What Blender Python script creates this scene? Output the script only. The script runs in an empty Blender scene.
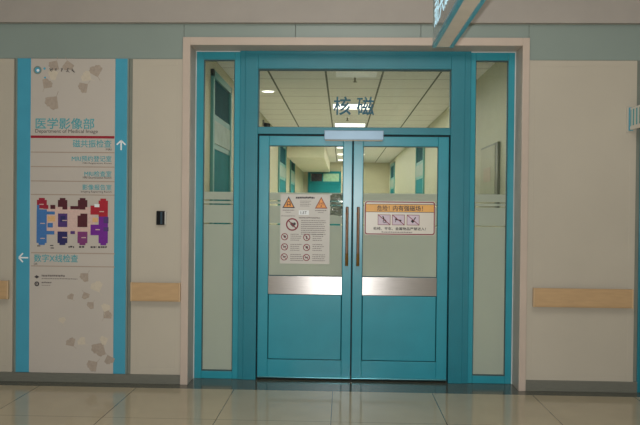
import bpy, math, random
from mathutils import Vector, Matrix
S = bpy.context.scene
COL = S.collection
PI = math.pi

# ------------------------------------------------------------------ materials
def lin(c):
    c = c / 255.0
    return c / 12.92 if c <= 0.04045 else ((c + 0.055) / 1.055) ** 2.4
def rgb(r, g, b): return (lin(r), lin(g), lin(b), 1.0)

def mat(name, col, rough=0.5, metal=0.0, var=0.06, scale=6.0, bump=0.0, bscale=80.0, spec=0.5, stretch=None, coat=0.0):
    """Principled material whose base colour wanders slightly with a noise texture."""
    m = bpy.data.materials.new(name); m.use_nodes = True
    nt = m.node_tree; N = nt.nodes; K = nt.links
    b = N['Principled BSDF']
    b.inputs['Roughness'].default_value = rough
    b.inputs['Metallic'].default_value = metal
    b.inputs['Specular IOR Level'].default_value = spec
    if coat:
        b.inputs['Coat Weight'].default_value = coat; b.inputs['Coat Roughness'].default_value = 0.12
    tc = N.new('ShaderNodeTexCoord')
    src = tc.outputs['Object']
    if stretch:
        mp = N.new('ShaderNodeMapping'); mp.inputs['Scale'].default_value = stretch
        K.new(src, mp.inputs['Vector']); src = mp.outputs['Vector']
    nz = N.new('ShaderNodeTexNoise'); nz.inputs['Scale'].default_value = scale; nz.inputs['Detail'].default_value = 4
    K.new(src, nz.inputs['Vector'])
    rp = N.new('ShaderNodeValToRGB')
    rp.color_ramp.elements[0].position = 0.3; rp.color_ramp.elements[1].position = 0.7
    rp.color_ramp.elements[0].color = tuple(c * (1 - var) for c in col[:3]) + (1,)
    rp.color_ramp.elements[1].color = tuple(min(1, c * (1 + var)) for c in col[:3]) + (1,)
    K.new(nz.outputs['Fac'], rp.inputs['Fac']); K.new(rp.outputs['Color'], b.inputs['Base Color'])
    if bump:
        n2 = N.new('ShaderNodeTexNoise'); n2.inputs['Scale'].default_value = bscale; n2.inputs['Detail'].default_value = 3
        K.new(src, n2.inputs['Vector'])
        bp = N.new('ShaderNodeBump'); bp.inputs['Strength'].default_value = bump; bp.inputs['Distance'].default_value = 0.01
        K.new(n2.outputs['Fac'], bp.inputs['Height']); K.new(bp.outputs['Normal'], b.inputs['Normal'])
    m['ramp'] = rp.name
    return m

def line_mask(m, axis, spacing, offset, width):
    """1 on thin lines repeated every `spacing` metres along the object's axis."""
    N = m.node_tree.nodes; K = m.node_tree.links
    tc = N.new('ShaderNodeTexCoord'); sp = N.new('ShaderNodeSeparateXYZ'); K.new(tc.outputs['Object'], sp.inputs[0])
    def op(o, a, bval):
        n = N.new('ShaderNodeMath'); n.operation = o
        if hasattr(a, 'links'): K.new(a, n.inputs[0])
        else: n.inputs[0].default_value = a
        n.inputs[1].default_value = bval
        return n.outputs[0]
    t = op('ADD', sp.outputs[axis], -offset + spacing * 100 + width / 2)
    t = op('MODULO', t, spacing)
    return op('LESS_THAN', t, width)

def overlay(m, mask, col, rough=None):
    N = m.node_tree.nodes; K = m.node_tree.links
    b = N['Principled BSDF']; link = b.inputs['Base Color'].links[0]; src = link.from_socket
    mx = N.new('ShaderNodeMix'); mx.data_type = 'RGBA'
    K.new(mask, mx.inputs[0]); K.new(src, mx.inputs[6]); mx.inputs[7].default_value = col
    K.new(mx.outputs[2], b.inputs['Base Color'])

def glass(name, tint, refl_rough=0.02, gl=1.0):
    m = bpy.data.materials.new(name); m.use_nodes = True
    N = m.node_tree.nodes; K = m.node_tree.links; N.clear()
    o = N.new('ShaderNodeOutputMaterial'); mx = N.new('ShaderNodeMixShader')
    t = N.new('ShaderNodeBsdfTransparent'); t.inputs[0].default_value = tint
    g = N.new('ShaderNodeBsdfGlossy'); g.inputs['Roughness'].default_value = refl_rough
    f = N.new('ShaderNodeFresnel'); f.inputs[0].default_value = 1.45
    k = N.new('ShaderNodeMath'); k.operation = 'MULTIPLY'; k.inputs[1].default_value = gl
    K.new(f.outputs[0], k.inputs[0]); K.new(k.outputs[0], mx.inputs[0])
    K.new(t.outputs[0], mx.inputs[1]); K.new(g.outputs[0], mx.inputs[2]); K.new(mx.outputs[0], o.inputs[0])
    return m

def film(name, col, clear=0.14):
    m = bpy.data.materials.new(name); m.use_nodes = True
    N = m.node_tree.nodes; K = m.node_tree.links; N.clear()
    o = N.new('ShaderNodeOutputMaterial')
    d = N.new('ShaderNodeBsdfDiffuse'); tl = N.new('ShaderNodeBsdfTranslucent'); tr = N.new('ShaderNodeBsdfTransparent')
    nz = N.new('ShaderNodeTexNoise'); nz.inputs['Scale'].default_value = 3.0
    tc = N.new('ShaderNodeTexCoord'); K.new(tc.outputs['Object'], nz.inputs['Vector'])
    rp = N.new('ShaderNodeValToRGB')
    rp.color_ramp.elements[0].color = tuple(c * 0.95 for c in col[:3]) + (1,); rp.color_ramp.elements[1].color = col
    K.new(nz.outputs['Fac'], rp.inputs['Fac'])
    K.new(rp.outputs['Color'], d.inputs[0]); K.new(rp.outputs['Color'], tl.inputs[0])
    a = N.new('ShaderNodeMixShader'); a.inputs[0].default_value = 0.30
    K.new(d.outputs[0], a.inputs[1]); K.new(tl.outputs[0], a.inputs[2])
    c = N.new('ShaderNodeMixShader'); c.inputs[0].default_value = clear
    K.new(a.outputs[0], c.inputs[1]); K.new(tr.outputs[0], c.inputs[2]); K.new(c.outputs[0], o.inputs[0])
    return m

def emit(name, col, strength):
    m = bpy.data.materials.new(name); m.use_nodes = True
    N = m.node_tree.nodes; K = m.node_tree.links; N.clear()
    o = N.new('ShaderNodeOutputMaterial'); e = N.new('ShaderNodeEmission')
    e.inputs[0].default_value = col; e.inputs[1].default_value = strength
    K.new(e.outputs[0], o.inputs[0]); return m

M = {}
M['wall'] = mat('beige_wall_panel', rgb(184, 176, 160), 0.45, var=0.03, scale=2)
M['casing'] = mat('beige_casing', rgb(190, 174, 160), 0.4, var=0.03)
M['reveal'] = mat('grey_backing', rgb(120, 124, 114), 0.5)
M['frieze'] = mat('frosted_green_frieze', rgb(136, 149, 142), 0.35, var=0.03, scale=1.5)
M['bulk'] = mat('plaster_bulkhead', rgb(162, 155, 147), 0.6, var=0.03)
M['base'] = mat('grey_steel_baseboard', rgb(112, 112, 102), 0.35, var=0.1, scale=14, stretch=(1, 1, 10))
M['granite'] = mat('dark_granite', rgb(88, 88, 78), 0.14, var=0.35, scale=160)
M['teal'] = mat('teal_paint', rgb(40, 145, 163), 0.30, var=0.05, scale=5, spec=0.6)
M['teal_dark'] = mat('teal_frame_paint', rgb(26, 122, 138), 0.38, var=0.05, scale=5, spec=0.5)
M['steel'] = mat('brushed_steel', rgb(190, 186, 184), 0.30, 1.0, var=0.10, scale=5, bump=0.03, bscale=6, stretch=(1.5, 1, 90))
_n = M['steel'].node_tree; _b = _n.nodes['Principled BSDF']; _t = _n.nodes.new('ShaderNodeTangent'); _t.direction_type = 'RADIAL'; _t.axis = 'Z'
_n.links.new(_t.outputs[0], _b.inputs['Tangent']); _b.inputs['Anisotropic'].default_value = 0.9; _b.inputs['Anisotropic Rotation'].default_value = 0.25
M['maglock'] = mat('anodised_aluminium', rgb(138, 164, 184), 0.4, 0.3, var=0.04)
M['bronze'] = mat('brown_handle_wrap', rgb(124, 96, 76), 0.35, 0.6, var=0.15, scale=30)
M['gold'] = mat('worn_brass_end', rgb(128, 96, 44), 0.3, 0.7, var=0.2, scale=40)
M['black'] = mat('black_rubber', rgb(14, 18, 20), 0.6)
M['gasket'] = mat('grey_glazing_gasket', rgb(58, 82, 84), 0.6)
M['white_seal'] = mat('pale_sealant', rgb(196, 205, 205), 0.5)
M['wood'] = mat('pale_wood_grain', rgb(186, 154, 114), 0.4, var=0.06, scale=9, stretch=(1, 6, 6))
M['woodend'] = mat('wood_end_cap', rgb(196, 166, 128), 0.45)
M['signblue'] = mat('sign_blue_side', rgb(70, 156, 182), 0.3, var=0.03, spec=0.5)
M['signface'] = mat('sign_panel_face', rgb(188, 180, 170), 0.4, var=0.025, scale=2)
M['edge'] = mat('sign_edge', rgb(120, 135, 128), 0.35)
M['ink_teal'] = mat('teal_print', rgb(84, 160, 168), 0.5)
M['ink_grey'] = mat('grey_print', rgb(120, 112, 108), 0.6)
M['ink_dark'] = mat('dark_print', rgb(60, 54, 58), 0.6)
M['ink_black'] = mat('black_print', rgb(28, 26, 28), 0.6)
M['ink_red'] = mat('red_rule', rgb(150, 24, 44), 0.5)
M['rule'] = mat('thin_rule', rgb(168, 152, 138), 0.6)
M['white'] = mat('white_print', rgb(228, 232, 232), 0.5)
M['leaf_d'] = mat('ginkgo_print_dark', rgb(166, 152, 138), 0.5, var=0.1, scale=50)
M['leaf_l'] = mat('ginkgo_print_pale', rgb(198, 187, 168), 0.5, var=0.05, scale=50)
M['logo'] = mat('logo_blue', rgb(70, 160, 190), 0.5)
for nm, c in dict(mred=(165, 24, 42), mcrim=(150, 28, 50), mdark=(78, 24, 36), mblue=(62, 112, 170), mindigo=(42, 38, 92),
                  mviolet=(110, 30, 140), mplum=(122, 52, 110), mpurple=(78, 50, 112), mtan=(214, 170, 120), mrose=(205, 176, 166)).items():
    M[nm] = mat('map_' + nm[1:], rgb(*c), 0.5, var=0.08, scale=60)
M['paper'] = mat('notice_paper', rgb(196, 192, 184), 0.45, var=0.03)
M['warn_face'] = mat('warning_sign_face', rgb(212, 206, 194), 0.35, var=0.02)
M['orange'] = mat('orange_band', rgb(226, 168, 84), 0.45, var=0.05, scale=20)
M['tri'] = mat('orange_triangle', rgb(226, 150, 70), 0.5, var=0.08, scale=40)
M['ban'] = mat('dark_red_ring', rgb(128, 30, 46), 0.5)
M['pink'] = mat('pale_pictogram_ground', rgb(206, 190, 204), 0.5)
M['letter'] = mat('teal_vinyl_letter', rgb(8, 84, 104), 0.5)
M['glowtext'] = emit('backlit_pale_blue_lettering', rgb(190, 226, 236), 1.0)
M['hangface'] = mat('grey_lightbox_face', rgb(138, 152, 152), 0.12, spec=0.8)
M['hangbot'] = mat('lightbox_underside', rgb(206, 196, 184), 0.5)
M['glass'] = glass('clear_pane', (0.885, 0.895, 0.875, 1))
M['film'] = film('frosted_film', rgb(196, 204, 190))
M['cwall'] = mat('corridor_wall_paint', rgb(174, 170, 140), 0.6, var=0.03)
M['cwallr'] = mat('corridor_wall_paint_pale', rgb(168, 168, 142), 0.6, var=0.03)
M['cceil'] = mat('corridor_ceiling_tile', rgb(216, 214, 208), 0.7, var=0.03, scale=12)
overlay(M['cceil'], line_mask(M['cceil'], 1, 0.6, 0.02, 0.018), rgb(140, 136, 126))
overlay(M['cceil'], line_mask(M['cceil'], 0, 0.6, 0.408, 0.022), rgb(88, 90, 80))
M['csoffit'] = mat('corridor_soffit_paint', rgb(220, 214, 186), 0.6)
M['cfloor'] = mat('corridor_floor', rgb(200, 198, 186), 0.3)
M['cteal'] = mat('corridor_teal_door', rgb(24, 112, 116), 0.8, var=0.08, spec=0.08)
M['ctealf'] = mat('corridor_teal_frame', rgb(72, 132, 124), 0.5)
M['cdark'] = mat('corridor_dark_glass', rgb(20, 72, 78), 0.8, var=0.1, spec=0.05)
M['bead'] = mat('polished_teal_bead', rgb(90, 150, 160), 0.2, 0.8)
M['cpale'] = mat('corridor_pale_panel', rgb(140, 156, 146), 0.6, var=0.12, spec=0.1, scale=8)
M['cblack'] = mat('corridor_black_window', rgb(34, 26, 28), 0.2, var=0.4, scale=9)
M['cgreen'] = mat('corridor_green_pane', rgb(150, 188, 150), 0.3, var=0.15, scale=14)
M['board'] = mat('grey_notice_board', rgb(146, 146, 118), 0.5, var=0.05)
M['boardf'] = mat('notice_board_edge', rgb(98, 100, 82), 0.5)
M['lamp'] = emit('fluorescent_diffuser', (1.0, 0.985, 0.91, 1), 75.0)
M['lampoff'] = mat('unlit_diffuser', rgb(240, 240, 246), 0.4)
M['down'] = emit('downlight_lens', (1.0, 0.96, 0.84, 1), 60.0)
M['metal'] = mat('dull_metal', rgb(120, 116, 104), 0.4, 0.6)
M['redpart'] = mat('red_bulb', rgb(160, 50, 30), 0.4)
M['tile'] = mat('polished_beige_tile', rgb(174, 162, 136), 0.10, var=0.05, scale=3, spec=0.55)
overlay(M['tile'], line_mask(M['tile'], 0, 0.79, -0.065, 0.006), rgb(84, 78, 64))
overlay(M['tile'], line_mask(M['tile'], 1, 0.785, -0.335, 0.006), rgb(120, 112, 92))
M['lobbyceil'] = mat('lobby_ceiling_paint', rgb(200, 196, 188), 0.7)
M['tape'] = mat('crumpled_clear_film', rgb(196, 208, 204), 0.08, var=0.25, scale=70, bump=1.0, bscale=55, spec=1.0)
M['reader'] = mat('black_reader_shell', rgb(16, 17, 20), 0.25, var=0.1)
M['readerw'] = mat('reader_window', rgb(56, 72, 82), 0.12)
M['readere'] = mat('reader_pale_edge', rgb(196, 194, 186), 0.4)

# ------------------------------------------------------------------ mesh builder
class MB:
    def __init__(self): self.v = []; self.f = []; self.mi = []
    def add(self, vs, fs, mi=0):
        n = len(self.v); self.v += [tuple(p) for p in vs]
        self.f += [tuple(i + n for i in f) for f in fs]; self.mi += [mi] * len(fs); return self
    def box(self, x0, x1, y0, y1, z0, z1, mi=0):
        vs = [(x, y, z) for x in (x0, x1) for y in (y0, y1) for z in (z0, z1)]
        fs = [(0, 1, 3, 2), (4, 6, 7, 5), (0, 4, 5, 1), (2, 3, 7, 6), (0, 2, 6, 4), (1, 5, 7, 3)]
        return self.add(vs, fs, mi)
    def frame(self, x0, x1, y0, y1, z0, z1, l, r, b, t, mi=0):
        self.box(x0, x0 + l, y0, y1, z0, z1, mi); self.box(x1 - r, x1, y0, y1, z0, z1, mi)
        if b: self.box(x0 + l, x1 - r, y0, y1, z0, z0 + b, mi)
        if t: self.box(x0 + l, x1 - r, y0, y1, z1 - t, z1, mi)
        return self
    def poly(self, pts, y, mi=0, depth=0.0):
        """flat polygon in an XZ plane facing -Y (pts counter-clockwise seen from the front)"""
        n = len(pts)
        self.add([(p[0], y, p[1]) for p in pts], [tuple(range(n))], mi)
        if depth:
            self.add([(p[0], y, p[1]) for p in pts] + [(p[0], y + depth, p[1]) for p in pts],
                     [(i, i + n, (i + 1) % n + n, (i + 1) % n) for i in range(n)], mi)
        return self
    def rect(self, x0, x1, z0, z1, y, mi=0): return self.poly([(x0, z0), (x1, z0), (x1, z1), (x0, z1)], y, mi)
    def disc(self, cx, cz, r, y, mi=0, n=28, rx=None):
        return self.poly([(cx + (rx or r) * math.cos(2 * PI * i / n), cz + r * math.sin(2 * PI * i / n)) for i in range(n)], y, mi)
    def ring(self, cx, cz, r0, r1, y, mi=0, n=32):
        vs = []
        for i in range(n):
            a = 2 * PI * i / n
            vs += [(cx + r0 * math.cos(a), y, cz + r0 * math.sin(a)), (cx + r1 * math.cos(a), y, cz + r1 * math.sin(a))]
        return self.add(vs, [(2 * i, 2 * i + 1, (2 * i + 3) % (2 * n), (2 * i + 2) % (2 * n)) for i in range(n)], mi)
    def stroke(self, x0, z0, x1, z1, w, y, mi=0):
        d = Vector((x1 - x0, z1 - z0)); d.normalize(); n = Vector((-d.y, d.x)) * w / 2
        return self.poly([(x0 - n.x, z0 - n.y), (x1 - n.x, z1 - n.y), (x1 + n.x, z1 + n.y), (x0 + n.x, z0 + n.y)], y, mi)
    def tube(self, p0, p1, r, mi=0, n=16, r1=None):
        p0 = Vector(p0); p1 = Vector(p1); d = (p1 - p0).normalized(); r1 = r if r1 is None else r1
        a = d.orthogonal().normalized(); b = d.cross(a)
        vs = []
        for p, rr in ((p0, r), (p1, r1)):
            for i in range(n):
                t = 2 * PI * i / n; vs.append(p + a * rr * math.cos(t) + b * rr * math.sin(t))
        fs = [(i, (i + 1) % n, (i + 1) % n + n, i + n) for i in range(n)]
        self.add(vs, fs, mi)
        return self.add(vs, [tuple(reversed(range(n))), tuple(range(n, 2 * n))], mi)   # end caps keep their own edge
    def build(self, name, mats, parent=None, bevel=0.0, smooth=False):
        me = bpy.data.meshes.new(name); me.from_pydata(self.v, [], self.f)
        if not isinstance(mats, (list, tuple)): mats = [mats]
        for m in mats: me.materials.append(m)
        for p, i in zip(me.polygons, self.mi):
            p.material_index = i
            if smooth: p.use_smooth = True
        me.update()
        o = bpy.data.objects.new(name, me); COL.objects.link(o)
        if parent: o.parent = parent; o.matrix_parent_inverse = Matrix.Translation(-parent.location)
        if bevel:
            b = o.modifiers.new('edge', 'BEVEL'); b.width = bevel; b.segments = 2; b.limit_method = 'ANGLE'
        return o

def text(mb, body, x0, x1, z0, z1, y, mi=0, bold=0.0, depth=0.0, keep=None):
    """lettering set with the built-in font, fitted to a rectangle, facing -Y"""
    cu = bpy.data.curves.new('t', 'FONT'); cu.body = body; cu.size = 1.0; cu.resolution_u = 4
    if depth: cu.extrude = 0.5
    o = bpy.data.objects.new('t', cu); COL.objects.link(o)
    dg = bpy.context.evaluated_depsgraph_get(); dg.update()
    me = bpy.data.meshes.new_from_object(o.evaluated_get(dg))
    vs = [tuple(v.co) for v in me.vertices]
    if vs:
        ax = min(v[0] for v in vs); bx = max(v[0] for v in vs); az = min(v[1] for v in vs); bz = max(v[1] for v in vs)
        sx = (x1 - x0) / (bx - ax); sz = (z1 - z0) / (bz - az)
        offs = [(0, 0)] if not bold else [(-bold, -bold), (bold, -bold), (bold, bold), (-bold, bold)]
        for k, (ox, oz) in enumerate(offs):
            mb.add([(x0 + (v[0] - ax + ox) * sx, y - v[2] * depth - k * 0.00005, z0 + (v[1] - az + oz) * sz) for v in vs],
                   [tuple(p.vertices) for p in me.polygons], mi)
    bpy.data.objects.remove(o); bpy.data.curves.remove(cu); bpy.data.meshes.remove(me)

def empty(name, loc):
    o = bpy.data.objects.new(name, None); COL.objects.link(o); o.location = loc
    bpy.context.view_layer.update(); return o
def tag(o, label=None, cat=None, group=None, kind=None):
    if label: o['label'] = label
    if cat: o['category'] = cat
    if group: o['group'] = group
    if kind: o['kind'] = kind
    return o
def struct(o, label, cat): return tag(o, label, cat, kind='structure')

rnd = random.Random(7)
def greek(mb, x0, x1, z, h, y, mi=0, unit=0.012, fill=0.75):
    """a line of print too small to read: short uneven dashes"""
    x = x0
    while x < x1 - unit * 0.3:
        w = min(unit * rnd.uniform(0.6, 1.6), x1 - x)
        dz = rnd.uniform(-0.12, 0.12) * h
        mb.rect(x, x + w * fill, z + dz, z + dz + h, y, mi); x += w

# ------------------------------------------------------------------ lobby shell
Z0 = -0.015         # finished floor level
WY = -0.20          # face of the lobby wall panels
m = MB(); m.box(-4.2, 4.2, -9.0, -0.335, -0.05, Z0)
struct(m.build('floor', M['tile']), 'polished beige tile floor of the lobby in front of the doors', 'floor')
m = MB(); m.box(-4.2, 4.2, -0.335, 0.12, -0.05, Z0)
struct(m.build('trim_1', M['granite']), 'dark granite border strip along the foot of the wall and doors', 'floor border')

def panel_wall(name, x0, x1, panels, label):
    m = MB(); m.box(x0, x1, -0.185, 0.06, Z0, 2.66); w = m.build(name, M['reveal'])
    struct(w, label, 'wall')
    for a, b in panels:
        p = MB(); p.box(a, b, WY + 0.003, -0.18, 0.06, 2.654)
        # raised flat border round the sheet
        p.frame(a, b, WY + 0.0018, WY + 0.004, 0.06, 2.654, 0.05, 0.05, 0.05, 0.05)
        p.build('wall_panel', M['wall'], w, bevel=0.0015)
    return w
panel_wall('wall_left', -4.2, -1.26, [(-4.2, -2.728), (-1.736, -1.318)], 'beige panelled lobby wall left of the teal doors')
panel_wall('wall_right', 1.44, 4.2, [(1.49, 2.352)], 'beige panelled lobby wall right of the teal doors')
m = MB(); m.box(-4.2, -1.316, -0.213, -0.18, Z0, 0.06); struct(m.build('baseboard_left', M['base'], bevel=0.002), 'grey steel baseboard under the left wall and directory sign', 'baseboard')
m = MB(); m.box(1.49, 2.38, -0.213, -0.18, Z0, 0.072); struct(m.build('baseboard_right', M['base'], bevel=0.002), 'grey steel baseboard under the right wall panel', 'baseboard')
m = MB()
xs = [-4.2, -1.316, -0.4, 0.62, 1.49, 4.2]
for a, b in zip(xs, xs[1:]): m.box(a + 0.0015, b - 0.0015, -0.19, 0.0, 2.658 if abs(b) > 3 or abs(a) > 3 or b <= -1.3 else 2.80, 2.95)
struct(m.build('trim_2', M['frieze'], bevel=0.001), 'grey green frosted frieze band above the wall panels and doors', 'frieze')
m = MB(); m.box(-4.2, 4.2, -0.235, 0.1, 2.945, 4.3)
struct(m.build('trim_3', M['bulk'], bevel=0.003), 'beige plaster bulkhead above the green frieze', 'bulkhead')
m = MB(); m.box(-4.2, 4.2, -9.0, 0.1, 4.3, 4.35)
struct(m.build('ceiling', M['lobbyceil']), 'plain lobby ceiling above the bulkhead', 'ceiling')
# casing round the recess
m = MB(); m.frame(-1.318, 1.49, -0.222, 0.04, Z0, 2.83, 0.062, 0.056, 0, 0.064)
struct(m.build('trim_4', M['casing'], bevel=0.003), 'beige casing round the recess of the teal doors', 'door casing')
# next opening at the right edge of the view
m = MB(); m.box(2.385, 2.46, -0.20, -0.12, Z0, 2.65); m.box(2.46, 2.52, -0.17, -0.1, Z0, 2.65)
struct(m.build('trim_5', M['teal_dark'], bevel=0.003), 'dark teal frame of the next opening, right edge of the view', 'door frame')

# ------------------------------------------------------------------ teal door assembly
TOP = 2.765
m = MB(); m.frame(-1.256, 1.434, -0.002, 0.05, Z0, TOP + 0.001, 0.007, 0.007, 0, 0.007)
struct(m.build('trim_6', M['white_seal']), 'thin pale sealant line round the teal frame', 'sealant')

# portal frame: stepped jambs and head
m = MB()
for s, (o0, o1, i1) in ((1, (-0.877, -0.832, -0.722)), (-1, (1.062, 1.012, 0.897))):
    lo, hi = sorted((o0, o1)); m.box(lo, hi, -0.012, 0.09, Z0, 2.775)
    lo, hi = sorted((o1, i1)); m.box(lo, hi, -0.020, 0.09, Z0, 2.733)
m.box(-0.832, 1.012, -0.012, 0.09, 2.733, 2.775)
m.box(-0.722, 0.897, -0.020, 0.09, 2.615, 2.733)
m.box(-0.722, 0.897, -0.016, 0.09, 2.066, 2.125)        # transom bar
portal = m.build('trim_7', M['teal_dark'], bevel=0.003)
struct(portal, 'dark teal portal frame with transom bar round the double doors', 'door frame')
m = MB(); m.frame(-0.722, 0.897, 0.052, 0.088, Z0, 2.066, 0.03, 0.03, 0, 0.03)
m.build('door_seal', M['black'], portal)  # black strip added behind the leaf edges so the jamb gap stays dark
tag(portal.children[0], 'black rubber door seal')
m = MB(); m.box(-0.877, 1.062, -0.018, -0.010, 2.775, 2.782)
m.build('sealant_line', M['white_seal'], portal)
m = MB(); m.box(-0.722, 0.897, 0.05, 0.09, Z0, 0.010); m.build('threshold_seal', M['black'], portal)  # added black strip, hides the lit corridor floor under the leaves

FILM = [(1.509, 1.574), (1.4755, 1.496), (1.311, 1.4625)]
def film_mesh(x0, x1, zb, y, parent):
    mm = MB()
    for a, b in FILM + [(zb, 1.298)]: mm.box(x0, x1, y, y + 0.0012, a, b)
    return tag(mm.build('frosted_film', M['film'], parent), 'frosted grey green film with clear lines')

def sidelight(name, x0, x1, l, r, label):
    root = empty(name, ((x0 + x1) / 2, 0.02, 0)); struct(root, label, 'window')
    mm = MB(); mm.frame(x0, x1, 0.0, 0.07, Z0, TOP - 0.006, l, r, 0.063, 0.064); mm.build('sidelight_frame', M['teal'], root, bevel=0.004)
    gx0, gx1 = x0 + l, x1 - r
    mm = MB(); mm.frame(gx0, gx1, 0.012, 0.034, 0.048, TOP - 0.07, 0.006, 0.006, 0.009, 0.009); mm.build('glazing_gasket', M['gasket'], root)
    mm = MB(); mm.box(gx0 + 0.003, gx1 - 0.003, 0.030, 0.036, 0.05, TOP - 0.073); g = mm.build('glass_pane', M['glass'], root)
    film_mesh(gx0 + 0.006, gx1 - 0.006, 0.057, 0.0275, g)
    return root
sidelight('window_1', -1.249, -0.877, 0.060, 0.048, 'tall narrow teal sidelight window left of the double doors')
sidelight('window_2', 1.062, 1.427, 0.042, 0.052, 'tall narrow teal sidelight window right of the double doors')

tr = empty('window_3', (0.088, 0.02, 2.125)); struct(tr, 'wide transom window above the double doors with two large characters', 'window')
m = MB(); m.frame(-0.722, 0.897, 0.010, 0.034, 2.125, 2.615, 0.005, 0.005, 0.004, 0.01); m.build('glazing_gasket', M['gasket'], tr)
m = MB(); m.box(-0.72, 0.895, 0.030, 0.036, 2.127, 2.613); m.build('glass_pane', M['glass'], tr)
m = MB()
text(m, '核', -0.084, 0.058, 2.236, 2.388, 0.0285, bold=0.012, depth=0.002)
text(m, '磁', 0.112, 0.254, 2.236, 2.388, 0.0285, bold=0.012, depth=0.002)
tag(m.build('lettering', M['letter'], tr), 'two dark teal Chinese characters')

def leaf(name, x0, x1, gx0, gx1, hx, label, hl):
    root = empty(name, ((x0 + x1) / 2, 0.03, 0.0)); struct(root, label, 'door')
    y0, y1 = 0.002, 0.046
    mm = MB()
    mm.box(x0, gx0, y0, y1, 0.0, 2.052); mm.box(gx1, x1, y0, y1, 0.0, 2.052)
    mm.box(gx0, gx1, y0, y1, 1.970, 2.052); mm.box(gx0, gx1, y0, y1, 0.0, 0.157)
    mm.box(gx0, gx1, y0 + 0.012, y1, 0.712, 0.868)
    mm.build('leaf_frame', M['teal'], root, bevel=0.004)
    if hx < 0.08:
        mm = MB(); mm.box(x1 - 0.02, x1 + 0.02, y1 + 0.001, y1 + 0.006, 0.014, 2.05); mm.build('meeting_seal', M['black'], root)  # added to block corridor light leaking between the leaves
    mm = MB(); mm.tube((x0 + 0.004, 0.006, 0.006), (x1 - 0.004, 0.006, 0.006), 0.008); mm.build('bottom_bead', M['bead'], root, smooth=True)  # bead added to catch a flash highlight along the leaf's foot
    mm = MB(); mm.box(gx0 + 0.007, gx1 - 0.007, y0 + 0.003, y1 - 0.006, 0.163, 0.708)
    mm.build('lower_panel', M['teal'], root, bevel=0.003)
    mm = MB(); mm.box(gx0, gx1, y0 + 0.012, y1 - 0.01, 0.157, 0.712); mm.build('panel_gasket', M['cdark'], root)
    mm = MB(); mm.box(gx0 + 0.001, gx1 - 0.001, y0 - 0.003, y0 + 0.012, 0.713, 0.866)
    tag(mm.build('kick_plate', M['steel'], root, bevel=0.002), 'brushed stainless steel plate')
    mm = MB(); mm.frame(gx0, gx1, 0.012, 0.034, 0.868, 1.970, 0.004, 0.004, 0.004, 0.006); mm.build('glazing_gasket', M['gasket'], root)
    mm = MB(); mm.box(gx0 + 0.002, gx1 - 0.002, 0.024, 0.030, 0.87, 1.968); g = mm.build('glass_pane', M['glass'], root)
    film_mesh(gx0 + 0.004, gx1 - 0.004, 0.871, 0.0215, g)
    # pull handle: round bar on two stand-offs
    mm = MB(); mm.tube((hx, -0.048, 1.066), (hx, -0.048, 1.453), 0.0125)
    mm.tube((hx, -0.048, 1.453), (hx, -0.048, 1.458), 0.0125, r1=0.009)
    h = mm.build('pull_handle', M['bronze'], root, smooth=True); tag(h, hl)
    mm = MB(); mm.tube((hx, -0.048, 0.963), (hx, -0.048, 1.068), 0.0135); tag(mm.build('handle_sleeve', M['gold'], h), 'worn brass coloured lower end')
    for zz in (1.02, 1.40):
        mm = MB(); mm.tube((hx, -0.040, zz), (hx, 0.003, zz), 0.008); mm.tube((hx, -0.003, zz), (hx, 0.003, zz), 0.016)
        mm.build('handle_mount', M['metal'], h)
    return root
leaf('door_1', -0.712, 0.077, -0.626, 0.001, 0.038, 'left teal leaf of the double door, with the tall white notice on its glass', 'brown pull handle')
leaf('door_2', 0.088, 0.887, 0.170, 0.798, 0.131, 'right teal leaf of the double door, with the orange banded warning sign', 'brown pull handle')
# magnetic lock on the transom bar
ml = empty('magnetic_lock', (0.088, -0.03, 2.016)); tag(ml, 'pale silver magnetic lock bar across the top of the double doors', 'door lock')
m = MB(); m.box(-0.160, 0.336, -0.050, -0.012, 2.018, 2.096); m.build('lock_housing', M['maglock'], ml, bevel=0.004)
m = MB(); m.box(-0.150, 0.326, -0.046, -0.001, 2.010, 2.018); m.build('armature_plate', M['metal'], ml)

# ------------------------------------------------------------------ notices on the door glass
def tri_sign(mb, cx, z0, w, h, y, dark, fillm, sym):
    mb.poly([(cx - w / 2, z0), (cx + w / 2, z0), (cx, z0 + h)], y, dark)
    k = 0.76
    mb.poly([(cx - w / 2 * k, z0 + h * 0.085), (cx + w / 2 * k, z0 + h * 0.085), (cx, z0 + h * (0.085 + k))], y - 0.0004, fillm)
    yy = y - 0.0008
    if sym == 'magnet':
        mb.ring(cx, z0 + h * 0.42, w * 0.10, w * 0.15, yy, dark, 18)
        mb.rect(cx - w * 0.15, cx - w * 0.09, z0 + h * 0.16, z0 + h * 0.42, yy, dark)
        mb.rect(cx + w * 0.09, cx + w * 0.15, z0 + h * 0.16, z0 + h * 0.42, yy, dark)
    else:
        mb.disc(cx, z0 + h * 0.44, w * 0.05, yy, dark, 12)
        mb.poly([(cx - w * 0.05, z0 + h * 0.15), (cx + w * 0.05, z0 + h * 0.15), (cx, z0 + h * 0.42)], yy, dark)
        for s in (-1, 1):
            mb.stroke(cx + s * w * 0.10, z0 + h * 0.34, cx + s * w * 0.10, z0 + h * 0.54, w * 0.03, yy, dark)
            mb.stroke(cx + s * w * 0.16, z0 + h * 0.28, cx + s * w * 0.16, z0 + h * 0.58, w * 0.03, yy, dark)

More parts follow.
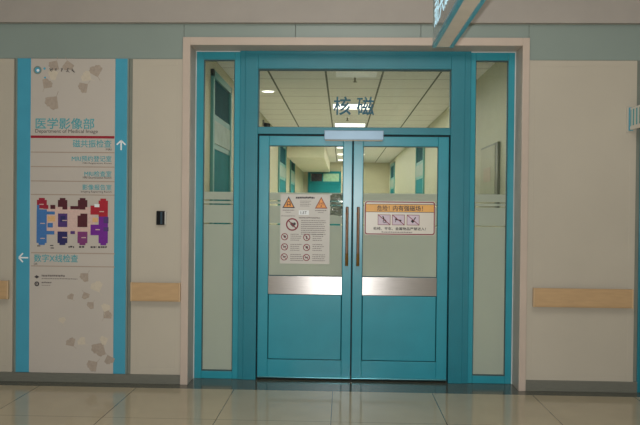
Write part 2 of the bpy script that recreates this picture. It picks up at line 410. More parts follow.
NY = 0.0205
nt = empty('notice_sheet', (-0.318, NY, 0.970)); tag(nt, 'tall white notice sheet with triangles and red prohibition rings on left door glass', 'notice')
m = MB(); m.box(-0.528, -0.108, NY - 0.0015, NY, 0.970, 1.560); m.build('sheet', M['paper'], nt)
y = NY - 0.0022
m = MB(); tri_sign(m, -0.458, 1.442, 0.108, 0.100, y, 0, 1, 'magnet'); m.build('warning_triangle', [M['ink_dark'], M['tri']], nt)
m = MB(); tri_sign(m, -0.182, 1.440, 0.108, 0.100, y, 0, 1, 'radio'); m.build('warning_triangle', [mat('rust_triangle_edge', rgb(150, 84, 60), 0.5), M['tri']], nt)
m = MB(); m.rect(-0.372, -0.286, 1.385, 1.424, y); m.build('field_strength_box', M['white'], nt)
m = MB(); text(m, '1.5T', -0.356, -0.304, 1.393, 1.415, y - 0.0006, bold=0.01); m.build('lettering', M['ink_dark'], nt)
m = MB()
greek(m, -0.398, -0.238, 1.524, 0.015, y, 0, 0.016, 0.86)
m.build('heading_print', M['ink_dark'], nt)
m = MB()
for k in range(4): greek(m, -0.36, -0.268 - 0.012 * (k % 2), 1.500 - k * 0.014, 0.0045, y)
for x0_, x1_ in ((-0.508, -0.408), (-0.232, -0.130)): 
    greek(m, x0_, x1_, 1.420, 0.007, y); greek(m, x0_ + 0.025, x1_ - 0.03, 1.404, 0.005, y)
greek(m, -0.370, -0.190, 1.356, 0.010, y, 0)
for k in range(8): greek(m, -0.350, -0.128 - rnd.uniform(0, 0.03), 1.334 - k * 0.0165, 0.006, y)
greek(m, -0.52, -0.40, 1.372, 0.006, y)
for r_ in range(3):
    for cx in (-0.44, -0.252):
        for k in range(4): greek(m, cx, cx + 0.115 - rnd.uniform(0, 0.04), 1.217 - r_ * 0.086 - k * 0.0165, 0.006, y)
m.build('small_print', M['ink_grey'], nt)
def ban(mb, cx, cz, r, y, sym):
    mb.disc(cx, cz, r, y, 1); mb.ring(cx, cz, r * 0.78, r, y - 0.0004, 0)
    yy = y - 0.0007
    if sym == 'heart':
        pts = []
        for i in range(24):
            t = 2 * PI * i / 24
            pts.append((cx + r * 0.12 + r * 0.028 * 16 * math.sin(t) ** 3, cz + r * 0.028 * (13 * math.cos(t) - 5 * math.cos(2 * t) - 2 * math.cos(3 * t) - math.cos(4 * t))))
        mb.poly(pts[::-1], yy, 2)
    elif sym == 'key': mb.stroke(cx - r * 0.4, cz - r * 0.1, cx + r * 0.45, cz + r * 0.15, r * 0.28, yy, 2)
    elif sym == 'person': mb.disc(cx, cz + r * 0.3, r * 0.16, yy, 2, 10); mb.stroke(cx, cz - r * 0.5, cx, cz + r * 0.2, r * 0.3, yy, 2)
    elif sym == 'dot': mb.disc(cx + r * 0.05, cz + r * 0.05, r * 0.36, yy, 2, 14)
    mb.stroke(cx - r * 0.62, cz + r * 0.62, cx + r * 0.62, cz - r * 0.62, r * 0.17, yy - 0.0003, 0)
bmats = [M['ban'], M['paper'], M['ink_dark']]
m = MB(); ban(m, -0.426, 1.303, 0.054, y, 'heart'); tag(m.build('prohibition_ring', bmats, nt), 'large dark red ring over a heart')
for i, (cx, cz, s) in enumerate([(-0.490, 1.198, 'dot'), (-0.302, 1.195, 'person'), (-0.490, 1.112, 'key'), (-0.302, 1.109, 'dot'), (-0.492, 1.027, 'key'), (-0.303, 1.024, 'key')]):
    m = MB(); ban(m, cx, cz, 0.030, y, s); m.build('prohibition_ring', bmats, nt)

ws = empty('warning_sign', (0.482, NY, 1.221)); tag(ws, 'wide white warning sign with orange band and red border on right door glass', 'warning sign')
def rrect(x0, x1, z0, z1, r, n=6):
    pts = []
    for cx, cz, a0 in ((x1 - r, z0 + r, -PI / 2), (x1 - r, z1 - r, 0), (x0 + r, z1 - r, PI / 2), (x0 + r, z0 + r, PI)):
        pts += [(cx + r * math.cos(a0 + PI / 2 * i / n), cz + r * math.sin(a0 + PI / 2 * i / n)) for i in range(n + 1)]
    return pts
wx0, wx1, wz0, wz1 = 0.184, 0.781, 1.222, 1.510
m = MB(); m.poly(rrect(wx0, wx1, wz0, wz1, 0.022), NY - 0.003, 0, 0.003); m.build('board', M['warn_face'], ws)
m = MB(); a = rrect(wx0 + 0.004, wx1 - 0.004, wz0 + 0.004, wz1 - 0.004, 0.02); b = rrect(wx0 + 0.013, wx1 - 0.013, wz0 + 0.013, wz1 - 0.013, 0.014)
n = len(a); y = NY - 0.0036
m.add([(p[0], y, p[1]) for p in a + b], [(i, (i + 1) % n, (i + 1) % n + n, i + n) for i in range(n)])
tag(m.build('border_line', M['ban'], ws), 'dark red border line')
m = MB(); m.rect(wx0 + 0.013, wx1 - 0.013, 1.419, 1.481, y); tag(m.build('title_band', M['orange'], ws), 'orange band')
m = MB(); m.rect(wx0 + 0.013, wx1 - 0.013, 1.415, 1.419, y - .0003); m.rect(wx0 + 0.013, wx1 - 0.013, 1.481, 1.485, y - .0003)
text(m, '危险！', 0.291, 0.395, 1.427, 1.472, y - 0.0006, bold=0.01)
text(m, '内有强磁场！', 0.425, 0.675, 1.427, 1.472, y - 0.0006, bold=0.012)
m.build('title_lettering', M['ink_dark'], ws)
m = MB(); text(m, '轮椅、平车、金属物品严禁进入！', 0.262, 0.702, 1.264, 1.290, y - 0.0003, bold=0.014); m.build('lettering', M['ink_black'], ws)
m = MB(); greek(m, 0.33, 0.59, 1.243, 0.008, y); m.build('small_print', M['ink_grey'], ws)
for i, cx in enumerate((0.351, 0.471, 0.595)):
    m = MB(); cz = 1.351; hw = 0.053; hh = 0.044
    m.rect(cx - hw, cx + hw, cz - hh, cz + hh, y, 0)
    m2 = y - 0.0004
    for s in ((cx - hw, cx + hw, cz + hh - .004, cz + hh), (cx - hw, cx + hw, cz - hh, cz - hh + .004), (cx - hw, cx - hw + .004, cz - hh, cz + hh), (cx + hw - .004, cx + hw, cz - hh, cz + hh)):
        m.rect(*s, m2, 1)
    if i == 0:      # wheelchair
        m.ring(cx + 0.004, cz - 0.012, 0.010, 0.015, m2, 2, 16); m.stroke(cx - 0.008, cz + 0.024, cx + 0.002, cz - 0.006, 0.010, m2, 2)
        m.stroke(cx, cz - 0.002, cx + 0.022, cz - 0.022, 0.006, m2, 2); m.disc(cx - 0.010, cz + 0.027, 0.005, m2, 2, 10)
    elif i == 1:    # trolley
        m.stroke(cx - 0.028, cz + 0.004, cx + 0.026, cz - 0.004, 0.009, m2, 2); m.stroke(cx - 0.022, cz + 0.018, cx - 0.012, cz + 0.004, 0.012, m2, 2)
        m.stroke(cx - 0.02, cz, cx - 0.024, cz - 0.02, 0.005, m2, 2); m.stroke(cx + 0.018, cz, cx + 0.022, cz - 0.02, 0.005, m2, 2)
    else:           # metal bottle
        m.stroke(cx - 0.012, cz - 0.018, cx + 0.004, cz - 0.002, 0.024, m2, 2); m.stroke(cx + 0.002, cz - 0.004, cx + 0.022, cz + 0.024, 0.008, m2, 2)
    m.stroke(cx - hw, cz + hh, cx + hw, cz - hh, 0.006, m2 - 0.0003, 3)
    m.build('pictogram', [M['pink'], M['ban'], M['ink_black'], M['ban']], ws)

# crumpled film on the glass beside the notice
m = MB(); nx, nz = 14, 20; r2 = random.Random(3)
vs = []
for j in range(nz + 1):
    for i in range(nx + 1):
        u = i / nx; v = j / nz
        e = 0.0 if i in (0, nx) or j in (0, nz) else 1.0
        vs.append((-0.104 + 0.098 * u + r2.uniform(-1, 1) * 0.004, 0.0195 - e * r2.uniform(0, 0.013), 1.392 + 0.175 * v - 0.02 * u * (1 - v) + r2.uniform(-1, 1) * 0.004))
m.add(vs, [(j * (nx + 1) + i, j * (nx + 1) + i + 1, (j + 1) * (nx + 1) + i + 1, (j + 1) * (nx + 1) + i) for j in range(nz) for i in range(nx)])
def tapemat():
    mm = glass('wrinkled_clear_tape', (0.80, 0.84, 0.80, 1), 0.07, 7.0)
    return mm
tag(m.build('plastic_film', tapemat()), 'crumpled shiny clear plastic film on glass right of the tall white notice', 'plastic film')

# ------------------------------------------------------------------ directory sign
def lay(u, v):
    """layout grid of the directory panel: u to the right, v down, 8.3 mm units"""
    return (-2.588 + (u - 30) * 0.00835 + (v - 136.5) * 8.0e-5, 2.012 - (v - 136.5) * 0.00825 + (u - 30) * 5.0e-5)
def lrect(mb, u0, u1, v0, v1, y, mi=0):
    cx0, cz0 = lay(u0, v1); cx1, cz1 = lay(u1, v0); mb.rect(cx0, cx1, cz0, cz1, y, mi)
def ltext(mb, body, u0, u1, v0, v1, y, mi=0, bold=0.0):
    cx0, cz0 = lay(u0, v1); cx1, cz1 = lay(u1, v0); text(mb, body, cx0, cx1, cz0, cz1, y, mi, bold)
ds = empty('directory_sign', (-2.227, -0.2, 0.06)); tag(ds, 'tall pale department directory sign with blue side strips and coloured floor plan', 'sign')
FY = -0.214
m = MB(); m.box(-2.578, -1.876, FY, -0.186, 0.062, 2.652); m.build('face_panel', M['signface'], ds, bevel=0.002)
m = MB(); m.box(-2.692, -2.578, FY + 0.002, -0.186, 0.062, 2.655); m.build('side_strip', M['signblue'], ds, bevel=0.003)
m = MB(); m.box(-1.876, -1.776, FY + 0.002, -0.186, 0.062, 2.655); m.build('side_strip', M['signblue'], ds, bevel=0.003)
m = MB(); m.box(-2.704, -2.692, FY + 0.006, -0.186, 0.062, 2.655); m.box(-1.776, -1.764, FY + 0.006, -0.186, 0.062, 2.655); m.build('edge_trim', M['edge'], ds)
y = FY - 0.0006
def ginkgo(mb, u, v, size, rot, mi=0):
    cx, cz = lay(u, v); s = size * 0.0083; pts = []
    base = (0, -0.5)
    pts.append((0.04, -0.5)); 
    for i in range(15):
        a = math.radians(-12 + 204 * i / 14); r = 0.55 + 0.05 * math.sin(i * 2.1) - (0.18 if i == 7 else 0)
        pts.append((r * math.cos(a) * 0.95, 0.02 + r * math.sin(a) * 0.72))
    pts.append((-0.04, -0.5))
    c, sn = math.cos(rot), math.sin(rot)
    mb.poly([(cx + s * (p[0] * c - p[1] * sn), cz + s * (p[0] * sn + p[1] * c)) for p in pts], y, mi)
    t0 = (0, -0.45); t1 = (0.12, -0.85)
    f = lambda p: (cx + s * (p[0] * c - p[1] * sn), cz + s * (p[0] * sn + p[1] * c))
    mb.stroke(*f(t0), *f(t1), s * 0.04, y - 0.0001, mi)
for u, v, s, r in ((55, 66, 11, 2.6), (69, 66.5, 11, 3.3), (96.5, 71, 13, 0.3), (48, 84, 11, -0.6), (84, 88, 11, 2.2), (53, 103, 15, 2.5),
                   (85, 277, 10, 2.4), (71, 296.5, 7, 0.6), (86, 295.5, 8, 3.6), (91, 305, 8, 2.4), (107.5, 314, 10, -0.8), (71, 342, 10, 0.6),
                   (99, 349, 15, 2.6), (109.5, 359.5, 10, 3.5), (92.5, 365.5, 12, 2.2)):
    m = MB(); ginkgo(m, u, v, s, r); m.build('leaf_print', M['leaf_d'], ds)
y -= 0.0002
for u, v, s, r in ((87, 77, 11, 1.0), (54, 75, 11, 2.0), (97, 286, 12, 0.4), (106, 307, 9, -0.3), (62.5, 320, 7, 0.2), (82, 341, 9, 0.9), (104, 340, 9, 2.0)):
    m = MB(); ginkgo(m, u, v, s, r); tag(m.build('leaf_print', M['leaf_l'], ds), 'paler cream leaf print')
y = FY - 0.0012
m = MB(); cx, cz = lay(38.5, 70.5)
m.ring(cx, cz, 0.022, 0.034, y, 1); m.disc(cx, cz, 0.023, y, 0); m.disc(cx + 0.004, cz - 0.002, 0.012, y - 0.0003, 2, 12)
cx2, cz2 = lay(45.5, 69); m.disc(cx2, cz2, 0.010, y, 0, 12); cx2, cz2 = lay(46, 78); m.disc(cx2, cz2, 0.008, y, 0, 12)
m.build('emblem', [M['logo'], M['edge'], M['white']], ds)
m = MB()      # brushed heading, illegible
for k in range(5):
    u = 50 + k * 5.6
    for q in range(4):
        a, b = lay(u + rnd.uniform(0, 3.2), 68 + rnd.uniform(0, 4.5)), None
        b = lay(u + rnd.uniform(0.5, 4), 68 + rnd.uniform(0, 5)); m.stroke(*a, *b, 0.006, y)
m.build('brushed_heading', M['ink_grey'], ds)
m = MB()
ltext(m, '医学影像部', 36.5, 95, 118.5, 129, y, bold=0.012); m.build('title_lettering', M['ink_teal'], ds)
m = MB(); ltext(m, 'Department of Medical Image', 36, 98.5, 129.8, 134, y, bold=0.0); m.build('subtitle_lettering', M['ink_dark'], ds)
m = MB(); lrect(m, 31.5, 115, 136.2, 138.2, y); tag(m.build('title_rule', M['ink_red'], ds), 'dark red rule')
for body, u0, u1, v0, v1 in (('磁共振检查', 73.5, 112, 140, 147.5), ('MRI预约登记室', 72.5, 112, 156, 161.5), ('MRI检查室', 85, 112, 171, 176.5), ('影像报告室', 83, 112, 184.5, 190)):
    m = MB(); ltext(m, body, u0, u1, v0, v1, y, bold=0.01); m.build('row_lettering', M['ink_teal'], ds)
m = MB(); ltext(m, '数字X线检查', 34.5, 78.5, 254.5, 262, y, bold=0.012)
m.build('row_lettering', M['ink_teal'], ds)
for body, u0, u1, v0, v1 in (('MRI', 106.5, 112, 148.6, 150.6), ('MRI Registration Room', 83.5, 112, 162.6, 164.4), ('MRI Examination Room', 83.5, 112, 176.6, 178.6), ('Imaging Reporting Room', 81.5, 112, 190.8, 193), ('DR', 34.5, 38, 263, 265)):
    m = MB(); ltext(m, body, u0, u1, v0, v1, y); m.build('row_subtitle', M['ink_dark'], ds)
for v in (152.2, 166.6, 181, 194.5, 252.8, 266):
    m = MB(); lrect(m, 31.5, 115, v, v + 0.6, y); m.build('row_rule', M['rule'], ds)
# coloured floor plan
m = MB()
mats = ['mrose', 'mred', 'mcrim', 'mdark', 'mblue', 'mindigo', 'mviolet', 'mplum', 'mpurple', 'mtan', 'white']
lifts = [0]
def blk(u0, u1, v0, v1, k, lift=1):
    lifts[0] += 1; lrect(m, u0, u1, v0, v1, y - 0.0001 - 0.00002 * lifts[0], k)
blk(43, 96, 207, 234, 0, 0)
def tower(u0, u1, v0, v1, k, top=False, bot=False):
    blk(u0, u1, v0, v1, k)
    w = u1 - u0
    if top: blk(u0 + w * 0.2, u1 - w * 0.2, v0 - 2, v0, k); 
    if bot: blk(u0 + w * 0.2, u1 - w * 0.2, v1, v1 + 2, k)
tower(37.5, 47.5, 200, 208.5, 2, top=True); blk(44, 49, 205, 209, 2, 2)
tower(37, 47.5, 209.5, 243, 4, bot=True); blk(45, 55.5, 211.5, 214.5, 4); blk(45, 55, 231, 234.5, 4); blk(48, 53.5, 223, 227.5, 4)
blk(37.5, 40, 205, 210, 4, 2)
blk(48, 56, 216, 221.5, 9)
blk(51, 56, 205, 209, 3)
tower(58.5, 68, 200, 207, 3, top=True); blk(63, 68, 205, 209.5, 3)
blk(58.5, 68, 213.5, 227, 8); blk(61, 66, 216, 222, 5, 2)
tower(58, 68, 231.5, 243, 5, bot=True)
blk(71, 80, 206, 209.2, 3)
tower(78.5, 88, 200, 207, 3, top=True); blk(80, 86, 207, 209.5, 3)
blk(78, 88, 213.5, 227, 3); blk(78, 81, 213, 215.5, 0, 2)
tower(78, 88, 231.5, 243, 7, bot=True)
blk(71, 75.5, 231, 234, 8)
tower(99, 108.5, 200.5, 216.5, 1, top=True); blk(91, 100, 205.5, 214.5, 1); blk(95, 100, 204, 207, 10, 0)
tower(99, 108.5, 216.5, 243, 6, bot=True); blk(91, 100, 224.5, 235, 6); blk(104, 109, 217, 223, 8, 2); blk(104, 109, 227, 231, 8, 2)
blk(93, 98.5, 217.5, 222, 9, 2)
for u, v in ((40, 204), (41, 223), (63, 220), (63, 237), (82, 237), (96, 229), (100, 211), (41, 238)): lrect(m, u, u + 4.5, v, v + 0.9, y - 0.0018, 0)
m.build('floor_plan', [M[k] for k in mats], ds)
m = MB()
for u0, u1 in ((69, 75), (79.5, 85.5), (91, 97), (98.5, 107.5)):
    c0 = lay(u0, 247.6); c1 = lay(u1, 245.6); greek(m, c0[0], c1[0], c0[1], 0.014, y, 0, 0.016, 0.8)
m.build('plan_legend', M['ink_dark'], ds)
m = MB()
for u, v in ((39, 246.5), (52, 246), (52.5, 248.5)):
    c = lay(u, v); m.rect(c[0] - 0.012, c[0] + 0.016, c[1], c[1] + 0.008, y)
for u, r in ((37.2, 0.020),):
    c = lay(u, 284); m.disc(c[0], c[1], r, y, 0, 20); m.ring(*lay(u, 284), r * 0.3, r * 0.5, y - .0003, 1, 12)
m.build('information_mark', [M['ink_dark'], M['signface']], ds)
m = MB(); c = lay(37.2, 277); m.disc(c[0], c[1], 0.011, y, 0, 14); m.poly([(c[0] - 0.021, c[1]), (c[0], c[1] - 0.014), (c[0] + 0.021, c[1]), (c[0], c[1] + 0.014)], y - .0002, 0)
m.build('eye_mark', M['ink_dark'], ds)
m = MB()
for v, u1, h in ((276.5, 66, 0.014), (279, 78, 0.006), (283.2, 52, 0.011), (285.6, 51, 0.004)):
    c0 = lay(42, v); c1 = lay(u1, v); greek(m, c0[0], c1[0], c0[1], h, y, 0, 0.015, 0.85)
m.build('small_print', M['ink_grey'], ds)
def arrow(cx, cz, L, ang, w):
    mm = MB(); c, s = math.cos(ang), math.sin(ang)
    f = lambda a, b: (cx + a * c - b * s, cz + a * s + b * c)
    yy = FY + 0.0012
    mm.stroke(*f(-L / 2, 0), *f(L / 2 - w * 0.3, 0), w, yy)
    for q in (1, -1): mm.stroke(*f(L / 2, 0), *f(L * 0.06, q * L * 0.47), w, yy - 0.0003)
    return mm
tag(arrow(-1.823, 1.943, 0.078, PI / 2, 0.012).build('arrow_mark', M['white'], ds), 'white arrow pointing up')
tag(arrow(-2.630, 1.010, 0.078, PI, 0.012).build('arrow_mark', M['white'], ds), 'white arrow pointing left')

# ------------------------------------------------------------------ handrails, card reader, blade sign
def rail(x0, x1, label, x_open=False):
    root = empty('handrail', ((x0 + x1) / 2, -0.22, 0.67)); tag(root, label, 'handrail', None)
    mm = MB(); mm.box(x0 + 0.012, x1 - 0.012, -0.262, -0.236, 0.672, 0.822)
    mm.box(x0 + 0.012, x1 - 0.012, -0.266, -0.262, 0.682, 0.812); mm.build('rail_board', M['wood'], root, bevel=0.006)
    for a, b in ((x0, x0 + 0.012), (x1 - 0.012, x1)):
        mm = MB(); mm.box(a, b, -0.264, -0.232, 0.670, 0.824); mm.build('end_cap', M['woodend'], root, bevel=0.003)
    n = max(2, int((x1 - x0) / 0.35))
    for i in range(n):
        x = x0 + 0.08 + (x1 - x0 - 0.16) * i / (n - 1)
        mm = MB(); mm.tube((x, -0.24, 0.747), (x, -0.196, 0.747), 0.02); mm.build('wall_bracket', M['metal'], root)
rail(-3.35, -2.735, 'short end of a pale wooden handrail left of the directory sign')
rail(-1.722, -1.314, 'short pale wooden handrail between directory sign and doors')
rail(1.532, 2.322, 'long pale wooden handrail on the wall right of the doors')
rd = empty('card_reader', (-1.485, -0.2, 1.29)); tag(rd, 'small black card reader on the wall left of the doors', 'card reader')
m = MB(); m.box(-1.524, -1.455, -0.226, -0.197, 1.293, 1.408); m.build('shell', M['reader'], rd, bevel=0.004)
m = MB(); m.box(-1.490, -1.474, -0.229, -0.226, 1.30, 1.400); m.build('reader_window', M['readerw'], rd)
m = MB(); m.box(-1.455, -1.446, -0.222, -0.197, 1.296, 1.404); m.build('side_edge', M['readere'], rd)  # pale strip paints the lit right edge of the reader

bs = empty('blade_sign', (2.30, -0.2, 2.10)); tag(bs, 'small white sign jutting from the wall at the right edge', 'sign')
m = MB(); m.box(2.270, 2.350, -0.206, -0.196, 2.075, 2.285); m.build('mount_plate', M['wall'], bs, bevel=0.002)
m = MB(); m.box(2.291, 2.312, -0.52, -0.206, 2.095, 2.270); m.build('board', M['warn_face'], bs, bevel=0.002)
m = MB(); m.box(2.286, 2.317, -0.222, -0.206, 2.090, 2.275); m.box(2.286, 2.317, -0.53, -0.52, 2.090, 2.275); m.build('end_strip', M['signblue'], bs)
m = MB()
for ya, yb in ((-0.245, -0.232), (-0.30, -0.275), (-0.36, -0.335), (-0.42, -0.395)):
    m.box(2.2895, 2.2912, ya, yb, 2.125, 2.255)
m.build('lettering', M['ink_teal'], bs)

# hanging light box, end-on to the doors
hs = empty('hanging_sign', (0.648, -2.1, 2.515)); tag(hs, 'long grey and teal sign box hanging overhead in front of the doors', 'hanging sign')
hx0, hx1, hy0, hy1, hz0, hz1 = 0.584, 0.712, -2.95, -1.25, 2.515, 2.965
m = MB(); m.box(hx0 + 0.012, hx1 - 0.012, hy0, hy1, hz0 + 0.002, hz1); m.build('box_body', M['hangbot'], hs)
for a, b in ((hx0, hx0 + 0.012), (hx1 - 0.012, hx1)):
    m = MB(); m.box(a, b, hy0, hy1, hz0 + 0.020, hz1); tag(m.build('sign_face', M['hangface'], hs), 'grey glossy face')
for a, b, c in ((hx0 - 0.004, hx0 + 0.020, 1), (hx1 - 0.020, hx1 + 0.004, -1)):
    m = MB(); m.box(a, b, hy0 - 0.004, hy1 + 0.004, hz0 - 0.004, hz0 + 0.006)
    if c > 0: m.box(a, a + 0.012, hy0 - 0.004, hy1 + 0.004, hz0, hz0 + 0.022)
    else: m.box(b - 0.012, b, hy0 - 0.004, hy1 + 0.004, hz0, hz0 + 0.022)
    m.build('edge_rail', M['signblue'], hs, bevel=0.002)
m = MB(); m.box(hx0 - 0.002, hx1 + 0.002, hy1 - 0.004, hy1 + 0.006, hz0, hz1); m.build('end_cap', M['edge'], hs)
m = MB(); tx = MB(); text(tx, '核磁共振', 0, 0.88, 0, 0.20, 0, bold=0.012)
m.add([(hx0 - 0.0015, -1.32 - v[0], 2.62 + v[2]) for v in tx.v], tx.f)   # reads along the box
# face looks to -X, so the line of text runs away from the viewer
xs_ = [v[1] for v in m.v]; mid = (min(xs_) + max(xs_)) / 2
m.v = [(v[0], 2 * mid - v[1], v[2]) for v in m.v]
tag(m.build('lettering', M['glowtext'], hs), 'pale blue lettering')
for yy in (-1.6, -2.6):
    m = MB(); m.tube((0.648, yy, hz1), (0.648, yy, 4.3), 0.012); m.build('hanger_rod', M['metal'], hs)

# ------------------------------------------------------------------ corridor behind the doors
CX0, CX1, CZ, CY1 = -1.25, 1.462, 2.868, 16.1
m = MB(); m.box(CX0 - 0.1, CX1 + 0.1, 0.12, CY1 + 0.1, -0.05, Z0); struct(m.build('floor', M['cfloor']), 'floor of the corridor behind the doors', 'floor')
m = MB(); m.box(CX0 - 0.1, CX1 + 0.1, 0.09, CY1 + 0.1, CZ, CZ + 0.05); struct(m.build('ceiling', M['cceil']), 'tiled ceiling of the corridor seen through the transom', 'ceiling')
m = MB(); m.box(CX0 - 0.12, CX0, 0.09, CY1, 0, CZ); struct(m.build('wall_corridor_left', M['cwall']), 'pale yellow left wall of the corridor', 'wall')
m = MB(); m.box(CX1, CX1 + 0.12, 0.09, CY1, 0, CZ); struct(m.build('wall_corridor_right', M['cwallr']), 'pale yellow right wall of the corridor', 'wall')
m = MB(); m.box(CX0 - 0.12, CX1 + 0.12, CY1, CY1 + 0.1, 0, CZ); struct(m.build('wall_corridor_end', M['cwall']), 'pale yellow end wall of the corridor', 'wall')
m = MB(); m.box(-1.25, -0.42, 9.6, CY1, 2.55, CZ); struct(m.build('trim_8', M['csoffit'], bevel=0.004), 'lowered cream soffit along the far left of the corridor ceiling', 'soffit')
m = MB(); m.box(CX0 - 0.12, CX1 + 0.12, 0.05, 0.09, 2.775, 3.0); struct(m.build('trim_9', M['reveal']), 'wall above the doors on the corridor side', 'wall')

def side_door(n, x, s, y0, y1, label):
    """teal door in a corridor side wall; s = +1 faces +X (left wall), -1 faces -X"""
    root = empty('door_%d' % n, (x, (y0 + y1) / 2, 0)); struct(root, label, 'door')
    def bx(mm, a, b, ya, yb, za, zb):
        lo, hi = sorted((x + s * a, x + s * b)); mm.box(lo, hi, ya, yb, za, zb)
    mm = MB(); bx(mm, 0, 0.03, y0, y0 + 0.07, 0, 2.74); bx(mm, 0, 0.03, y1 - 0.07, y1, 0, 2.74); bx(mm, 0, 0.03, y0, y1, 2.67, 2.74)
    mm.build('door_frame', M['ctealf'], root, bevel=0.003)
    mm = MB(); bx(mm, 0, 0.012, y0 + 0.07, y1 - 0.07, 0.01, 2.0); mm.build('leaf_panel', M['cteal'], root)
    mm = MB(); bx(mm, 0, 0.008, y0 + 0.07, y1 - 0.07, 2.34, 2.67); mm.build('overlight', M['cdark'], root)
    mm = MB(); bx(mm, 0, 0.020, y0 + 0.07, y1 - 0.07, 2.0, 2.33); f = mm.build('header_panel', M['ctealf'], root)
    mm = MB(); bx(mm, 0.02, 0.030, y0 + 0.07, y1 - 0.10, 2.05, 2.265); tag(mm.build('pale_plate', M['cpale'], f), 'pale grey plate')
    mm = MB(); bx(mm, 0.012, 0.05, y1 - 0.18, y1 - 0.14, 1.0, 1.03); mm.build('door_handle', M['metal'], root)
side_door(3, CX0, 1, 0.62, 1.70, 'teal door with pale plate behind left sidelight, nearest on left wall')
side_door(4, CX0, 1, 7.45, 9.05, 'teal door seen edge-on through the left door glass, middle of left wall')
side_door(5, CX0, 1, 10.4, 11.8, 'farthest teal door on the corridor left wall, under the soffit')
side_door(6, CX1, -1, 6.62, 7.95, 'teal door with pale plate seen through right door glass')
side_door(7, CX1, -1, 13.75, 15.2, 'farthest teal door on the corridor right wall')
# glazed teal screen at the corridor's end
e = empty('door_8', (-0.6, CY1, 0)); struct(e, 'teal glazed screen with dark window at the far end of the corridor', 'door')
ey = CY1 - 0.06
m = MB(); m.frame(-1.11, -0.06, ey, CY1, 0, 2.58, 0.09, 0.06, 0.06, 0.07); m.box(-1.02, -0.12, ey, CY1, 2.18, 2.26); m.box(-0.66, -0.62, ey, CY1, 2.2, 2.55); m.build('screen_frame', M['cteal'], e, bevel=0.004)
m = MB(); m.box(-1.0, -0.66, ey + 0.03, CY1 - 0.01, 2.26, 2.51); m.build('dark_window', M['cblack'], e)
m = MB(); m.box(-0.62, -0.12, ey + 0.03, CY1 - 0.01, 2.26, 2.51); m.build('green_pane', M['cgreen'], e)
m = MB(); m.box(-1.02, -0.12, ey + 0.03, CY1 - 0.01, 0.06, 2.18); m.build('teal_pane', M['cteal'], e)
m = MB(); m.box(-0.06, 0.0, ey - 0.02, CY1, 0, 2.75); struct(m.build('trim_10', M['csoffit']), 'pale upright trim beside the teal screen at corridor end', 'trim')

# notice board on the corridor's right wall
nb = empty('notice_board', (CX1, 1.05, 1.42)); tag(nb, 'grey notice board on corridor wall behind the right sidelight', 'notice board')
m = MB(); m.box(CX1 - 0.025, CX1, 0.66, 1.45, 1.38, 2.08); m.build('board_frame', M['boardf'], nb, bevel=0.002)
m = MB(); m.box(CX1 - 0.028, CX1 - 0.024, 0.76, 1.43, 1.40, 2.06); m.build('board_face', M['board'], nb)
m = MB(); m.box(CX1 - 0.0295, CX1 - 0.028, 0.95, 1.28, 1.72, 1.86); tag(m.build('pinned_print', mat('faded_pink_print', rgb(158, 144, 122), 0.6), nb), 'faint pink print')

# ceiling light fittings
def light(y, lit, label, x0=-0.165, x1=0.385, L=0.52):
    root = empty('ceiling_light', ((x0 + x1) / 2, y, CZ)); tag(root, label, 'ceiling light', 'corridor ceiling lights')
    mm = MB(); mm.frame(x0, x1, y, y + L, CZ - 0.012, CZ - 0.001, 0.02, 0.02, 0, 0); mm.box(x0, x1, y, y + 0.02, CZ - 0.012, CZ - 0.001); mm.box(x0, x1, y + L - 0.02, y + L, CZ - 0.012, CZ - 0.001)
    mm.build('light_frame', M['lampoff'], root)
    mm = MB(); mm.box(x0 + 0.02, x1 - 0.02, y + 0.02, y + L - 0.02, CZ - 0.010, CZ - 0.002); mm.build('diffuser', M['lamp'] if lit else M['lampoff'], root)
light(1.13, False, 'unlit ceiling light panel nearest the doors, at top of the transom', -0.085, 0.345)
light(3.60, True, 'bright ceiling light panel behind the two transom characters')
light(5.78, True, 'bright ceiling light panel low in the transom, just below the characters')
for k, yy in enumerate((8.0, 10.2, 12.4, 14.6)):
    light(yy, True, x1=0.58 if k == 2 else 0.385, label=['ceiling light hidden behind the transom bar, nearest of the far row', 'ceiling light at the top right corner of the left door glass',
                     'upper of two bright ceiling lights at right edge of left door glass', 'lower of two bright ceiling lights at right edge of left door glass'][k])
# recessed downlight and sprinklers
dl = empty('downlight', (-0.93, 2.65, CZ)); tag(dl, 'small round recessed downlight at the left of the transom', 'downlight')
m = MB(); n = 24
for a, b, za in ((0.075, 0.092, CZ - 0.006),):
    vs = []
    for i in range(n):
        t = 2 * PI * i / n; vs += [(-0.93 + a * math.cos(t), 2.65 + a * math.sin(t), za), (-0.93 + b * math.cos(t), 2.65 + b * math.sin(t), CZ - 0.001)]
    m.add(vs, [(2 * i, 2 * i + 1, (2 * i + 3) % (2 * n), (2 * i + 2) % (2 * n)) for i in range(n)])
m.build('bezel', M['lampoff'], dl)
m = MB(); m.tube((-0.93, 2.65, CZ - 0.004), (-0.93, 2.65, CZ - 0.001), 0.075, n=24); m.build('lens', M['down'], dl)
for (sx, sy, lb) in ((0.12, 1.70, 'small ceiling sprinkler just behind the unlit corridor light'), (0.06, 5.05, 'small ceiling sprinkler between the two lit transom lights')):
    sp = empty('ceiling_sprinkler', (sx, sy, CZ)); tag(sp, lb, 'sprinkler', 'corridor sprinklers')
    m = MB(); m.tube((sx, sy, CZ - 0.006), (sx, sy, CZ + 0.004), 0.035); m.build('rose', M['lampoff'], sp)
    m = MB(); m.tube((sx, sy, CZ - 0.05), (sx, sy, CZ - 0.005), 0.010); m.build('stem', M['metal'], sp)
    m = MB(); m.tube((sx, sy, CZ - 0.056), (sx, sy, CZ - 0.05), 0.022); m.build('deflector', M['metal'], sp)
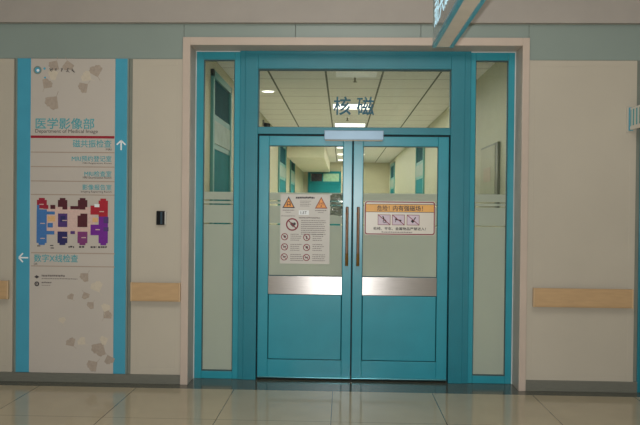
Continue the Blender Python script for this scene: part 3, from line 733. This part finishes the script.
sc = empty('security_camera', (CX0, 4.85, 2.70)); tag(sc, 'small dark camera high on the corridor left wall', 'camera')
m = MB(); m.box(CX0, CX0 + 0.02, 4.82, 4.92, 2.70, 2.79); m.build('mount', M['metal'], sc)
m = MB(); m.tube((CX0 + 0.03, 4.87, 2.72), (CX0 + 0.10, 4.80, 2.70), 0.032); m.tube((CX0 + 0.015, 4.87, 2.735), (CX0 + 0.05, 4.86, 2.72), 0.012); m.build('camera_body', M['black'], sc)

# ------------------------------------------------------------------ lights, world, camera
w = bpy.data.worlds.new('world'); S.world = w; w.use_nodes = True
bg = w.node_tree.nodes['Background']; bg.inputs[0].default_value = (0.80, 0.86, 0.84, 1); bg.inputs[1].default_value = 0.15
def lamp(name, kind, loc, power, col=(1, 1, 1), size=0.1, target=None):
    l = bpy.data.lights.new(name, kind); l.energy = power; l.color = col
    if kind == 'AREA': l.size = size
    elif kind == 'POINT': l.shadow_soft_size = size
    o = bpy.data.objects.new(name, l); COL.objects.link(o); o.location = loc
    if target:
        d = Vector(target) - Vector(loc); o.rotation_euler = d.to_track_quat('-Z', 'Y').to_euler()
    return o
lamp('camera_flash', 'POINT', (-0.01, -5.80, 1.56), 410, (1.0, 0.99, 0.97), 0.02)
lamp('lobby_ceiling_light', 'AREA', (0.2, -3.9, 4.15), 66, (1.0, 0.97, 0.93), 2.0, (0.2, -3.0, 0))

lamp('corridor_ceiling_light', 'AREA', (0.1, 0.50, 2.85), 26, (1.0, 0.98, 0.90), 0.5, (0.1, 0.9, 0))  # unseen lamp added to brighten the near corridor walls

cam = bpy.data.cameras.new('camera'); co = bpy.data.objects.new('camera', cam); COL.objects.link(co)
F, yaw, pitch, roll = 693.0, 0.0326, -0.0082, 0.0102
cam.sensor_fit = 'HORIZONTAL'; cam.sensor_width = 36.0; cam.lens = F / 640.0 * 36.0; cam.clip_start = 0.05
f = Vector((-math.sin(yaw) * math.cos(pitch), math.cos(yaw) * math.cos(pitch), math.sin(pitch)))
r0 = Vector((math.cos(yaw), math.sin(yaw), 0)); u0 = r0.cross(f)
r = r0 * math.cos(roll) + u0 * math.sin(roll); u = -r0 * math.sin(roll) + u0 * math.cos(roll)
mw = Matrix(((r.x, u.x, -f.x, 0.0), (r.y, u.y, -f.y, -5.85), (r.z, u.z, -f.z, 1.455), (0, 0, 0, 1)))
co.matrix_world = mw
S.camera = co
S.view_settings.view_transform = 'Standard'; S.view_settings.look = 'None'
S.view_settings.gamma = 1.0; S.view_settings.exposure = 0.0; S.view_settings.use_curve_mapping = False
S.cycles.transparent_max_bounces = 24
S.cycles.sample_clamp_indirect = 6.0
S.cycles.sample_clamp_direct = 2.5
